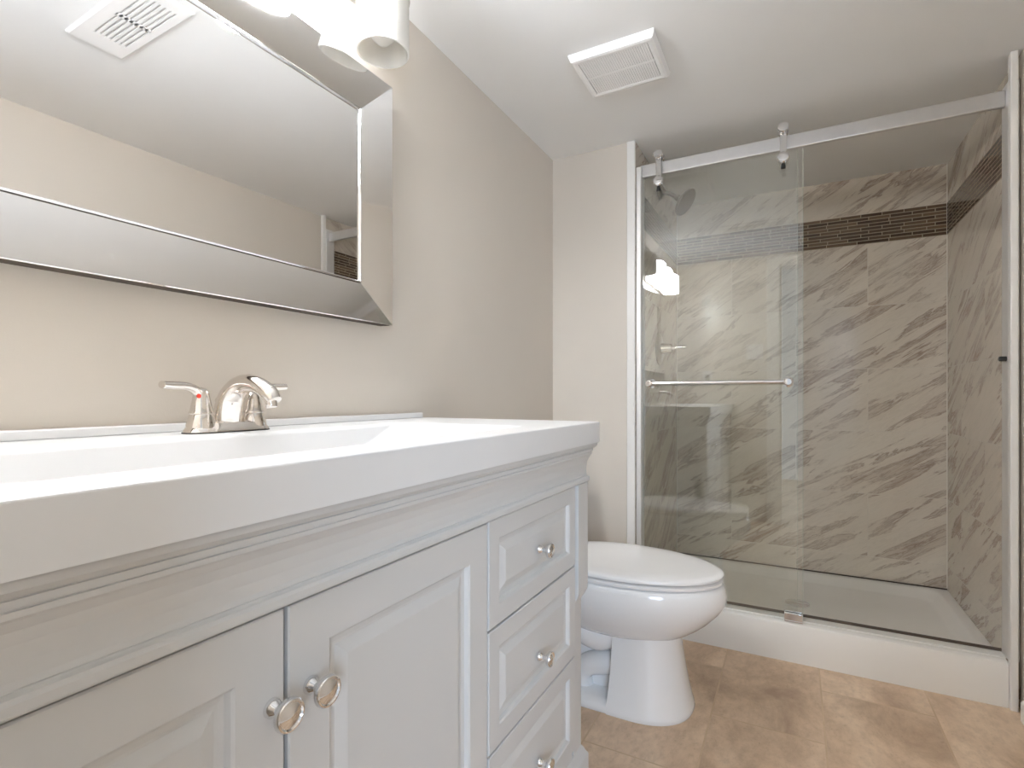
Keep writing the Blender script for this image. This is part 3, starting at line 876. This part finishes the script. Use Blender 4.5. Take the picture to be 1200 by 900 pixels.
# ------------------------------------------------------------------ toilet
def toilet():
    cy = 1.690
    t = thing('toilet', 'white elongated toilet with closed lid between vanity and shower', 'toilet', (0.4, cy, 0))
    XC = 0.46
    def egg(z, xf, xb, hw, n=48, xc=XC, ef=2.0, eb=2.5):
        pts = []
        for k in range(n):
            a = 2 * PI * k / n
            c, s = math.cos(a), math.sin(a)
            e = ef if c >= 0 else eb
            R = (xf - xc) if c >= 0 else (xc - xb)
            # superellipse
            x = xc + R * math.copysign(abs(c) ** (2 / e), c)
            y = cy + hw * math.copysign(abs(s) ** (2 / e), s)
            pts.append((x, y, z))
        return pts
    bm = bmesh.new()
    L = [(0.216, 0.600, 0.34, 0.070), (0.219, 0.634, 0.30, 0.098), (0.226, 0.652, 0.26, 0.114), (0.238, 0.672, 0.24, 0.130), (0.256, 0.698, 0.23, 0.147), (0.282, 0.730, 0.22, 0.164), (0.315, 0.760, 0.21, 0.179), (0.345, 0.779, 0.205, 0.186), (0.370, 0.779, 0.20, 0.187), (0.388, 0.775, 0.20, 0.185), (0.398, 0.769, 0.20, 0.181), (0.402, 0.760, 0.205, 0.174)]
    rings(bm, [egg(z, f, b, h) for z, f, b, h in L])
    bowl = obj('bowl', bm, M['porcelain'], t, angle=60)
    # rear deck joining bowl and tank
    bm = bmesh.new()
    def rr(a, b, h, r, z, n=5):
        pts = []
        for cx, yy, s in ((b - r, cy + h - r, 0), (a + r, cy + h - r, 1), (a + r, cy - h + r, 2), (b - r, cy - h + r, 3)):
            for k in range(n + 1):
                an = s * PI / 2 + k / n * PI / 2
                pts.append((cx + r * math.cos(an), yy + r * math.sin(an), z))
        return pts
    rings(bm, [rr(0.08, 0.34, 0.075, 0.03, 0.26), rr(0.05, 0.36, 0.10, 0.04, 0.31), rr(0.03, 0.36, 0.115, 0.04, 0.36), rr(0.025, 0.36, 0.12, 0.04, 0.397)])
    obj('rear_deck', bm, M['porcelain'], t)
    # pedestal: front column, web, foot
    def dee(z, xf, xb, hw, n=22, e=2.3):
        pts = [(xb, cy - hw, z)]
        xm = xb + 0.06
        for k in range(n + 1):
            a = -PI / 2 + PI * k / n
            c, s = math.cos(a), math.sin(a)
            pts.append((xm + (xf - xm) * abs(c) ** (2 / e), cy + hw * math.copysign(abs(s) ** (2 / e), s), z))
        pts.append((xb, cy + hw, z))
        return pts
    bm = bmesh.new()
    D = [(0.0, 0.683, 0.452, 0.146), (0.006, 0.686, 0.450, 0.148), (0.016, 0.684, 0.450, 0.147), (0.035, 0.678, 0.452, 0.140), (0.08, 0.668, 0.455, 0.129), (0.14, 0.657, 0.458, 0.120), (0.20, 0.648, 0.46, 0.114), (0.236, 0.646, 0.46, 0.113)]
    rings(bm, [dee(z, f, b, h) for z, f, b, h in D])
    ped = obj('pedestal', bm, M['porcelain'], t, angle=50)
    bm = bmesh.new()
    F = [(0.0, 0.66, 0.12, 0.143), (0.005, 0.662, 0.118, 0.146), (0.018, 0.66, 0.12, 0.145), (0.026, 0.65, 0.13, 0.138), (0.032, 0.60, 0.15, 0.115)]
    rings(bm, [egg(z, f, b, h, ef=3.2, eb=3.0, xc=0.40) for z, f, b, h in F])
    foot = obj('foot', bm, M['porcelain'], t, angle=50)
    bm = bmesh.new()
    box(bm, 0.14, 0.47, cy - 0.055, cy + 0.055, 0.02, 0.30)
    obj('web', bm, M['porcelain'], ped, bevel=0.01)
    # trapway, an S shaped tube standing out on both sides of the web
    for s in (-1, 1):
        bm = bmesh.new()
        y = cy + s * 0.052
        pts = [(0.47, y, 0.235), (0.41, y + s * 0.012, 0.205), (0.36, y + s * 0.018, 0.215), (0.31, y + s * 0.02, 0.235), (0.26, y + s * 0.018, 0.220), (0.235, y + s * 0.014, 0.17), (0.24, y + s * 0.01, 0.11), (0.265, y + s * 0.006, 0.05), (0.28, y, 0.02)]
        tube(bm, pts, [0.045, 0.05, 0.05, 0.05, 0.05, 0.05, 0.05, 0.052, 0.055], 20, up=(0, 1, 0))
        pts = [(0.465, y, 0.12), (0.42, y + s * 0.01, 0.115), (0.37, y + s * 0.014, 0.10), (0.345, y + s * 0.012, 0.07), (0.345, y, 0.025)]
        tube(bm, pts, [0.035, 0.038, 0.036, 0.034, 0.036], 18, up=(0, 1, 0))
        obj('trapway', bm, M['porcelain'], ped, angle=60)
        bm = bmesh.new()
        lathe(bm, (0.30, cy + s * 0.112, 0.026), (0, 0, 1), [(0, 0.014), (0.008, 0.013), (0.014, 0.008), (0.016, 0.0)], 18, True, False)
        obj('bolt_cap', bm, M['plastic'], foot)
    # seat and lid
    bm = bmesh.new()
    rings(bm, [egg(0.4045, 0.764, 0.235, 0.177), egg(0.406, 0.768, 0.232, 0.181), egg(0.4130, 0.769, 0.232, 0.182), egg(0.4165, 0.764, 0.235, 0.178), egg(0.4170, 0.745, 0.25, 0.162)])
    obj('seat', bm, M['plastic'], t, angle=50)
    bm = bmesh.new()
    rings(bm, [egg(0.4225, 0.735, 0.25, 0.155), egg(0.4225, 0.766, 0.230, 0.180), egg(0.4240, 0.770, 0.228, 0.183), egg(0.4310, 0.771, 0.226, 0.184), egg(0.4360, 0.766, 0.229, 0.180), egg(0.4390, 0.750, 0.240, 0.168), egg(0.4410, 0.70, 0.28, 0.13), egg(0.4420, 0.60, 0.36, 0.06)])
    lid = obj('lid', bm, M['plastic'], t, angle=50)
    for s in (-1, 1):
        bm = bmesh.new()
        lathe(bm, (0.225, cy + s * 0.075 - 0.02, 0.420), (0, 1, 0), [(0, 0.012), (0.002, 0.014), (0.038, 0.014), (0.04, 0.012)], 18)
        obj('hinge', bm, M['plastic'], lid)
    # tank
    bm = bmesh.new()
    rings(bm, [rr(0.035, 0.185, 0.185, 0.035, 0.3975), rr(0.028, 0.195, 0.195, 0.04, 0.45), rr(0.022, 0.200, 0.215, 0.04, 0.738)])
    obj('tank', bm, M['porcelain'], t)
    bm = bmesh.new()
    rings(bm, [rr(0.020, 0.204, 0.219, 0.04, 0.7385), rr(0.016, 0.208, 0.224, 0.042, 0.743), rr(0.016, 0.208, 0.224, 0.042, 0.760), rr(0.022, 0.202, 0.218, 0.04, 0.768), rr(0.05, 0.17, 0.18, 0.03, 0.771)])
    obj('tank_lid', bm, M['porcelain'], t)
    bm = bmesh.new()
    lathe(bm, (0.1985, cy - 0.16, 0.685), (1, 0, 0), [(0, 0.012), (0.008, 0.012), (0.012, 0.009)], 18)
    tube(bm, [(0.211, cy - 0.16, 0.685), (0.214, cy - 0.12, 0.682), (0.214, cy - 0.085, 0.676)], [0.006, 0.0055, 0.006], 12)
    obj('flush_lever', bm, M['chrome'], t)
toilet()
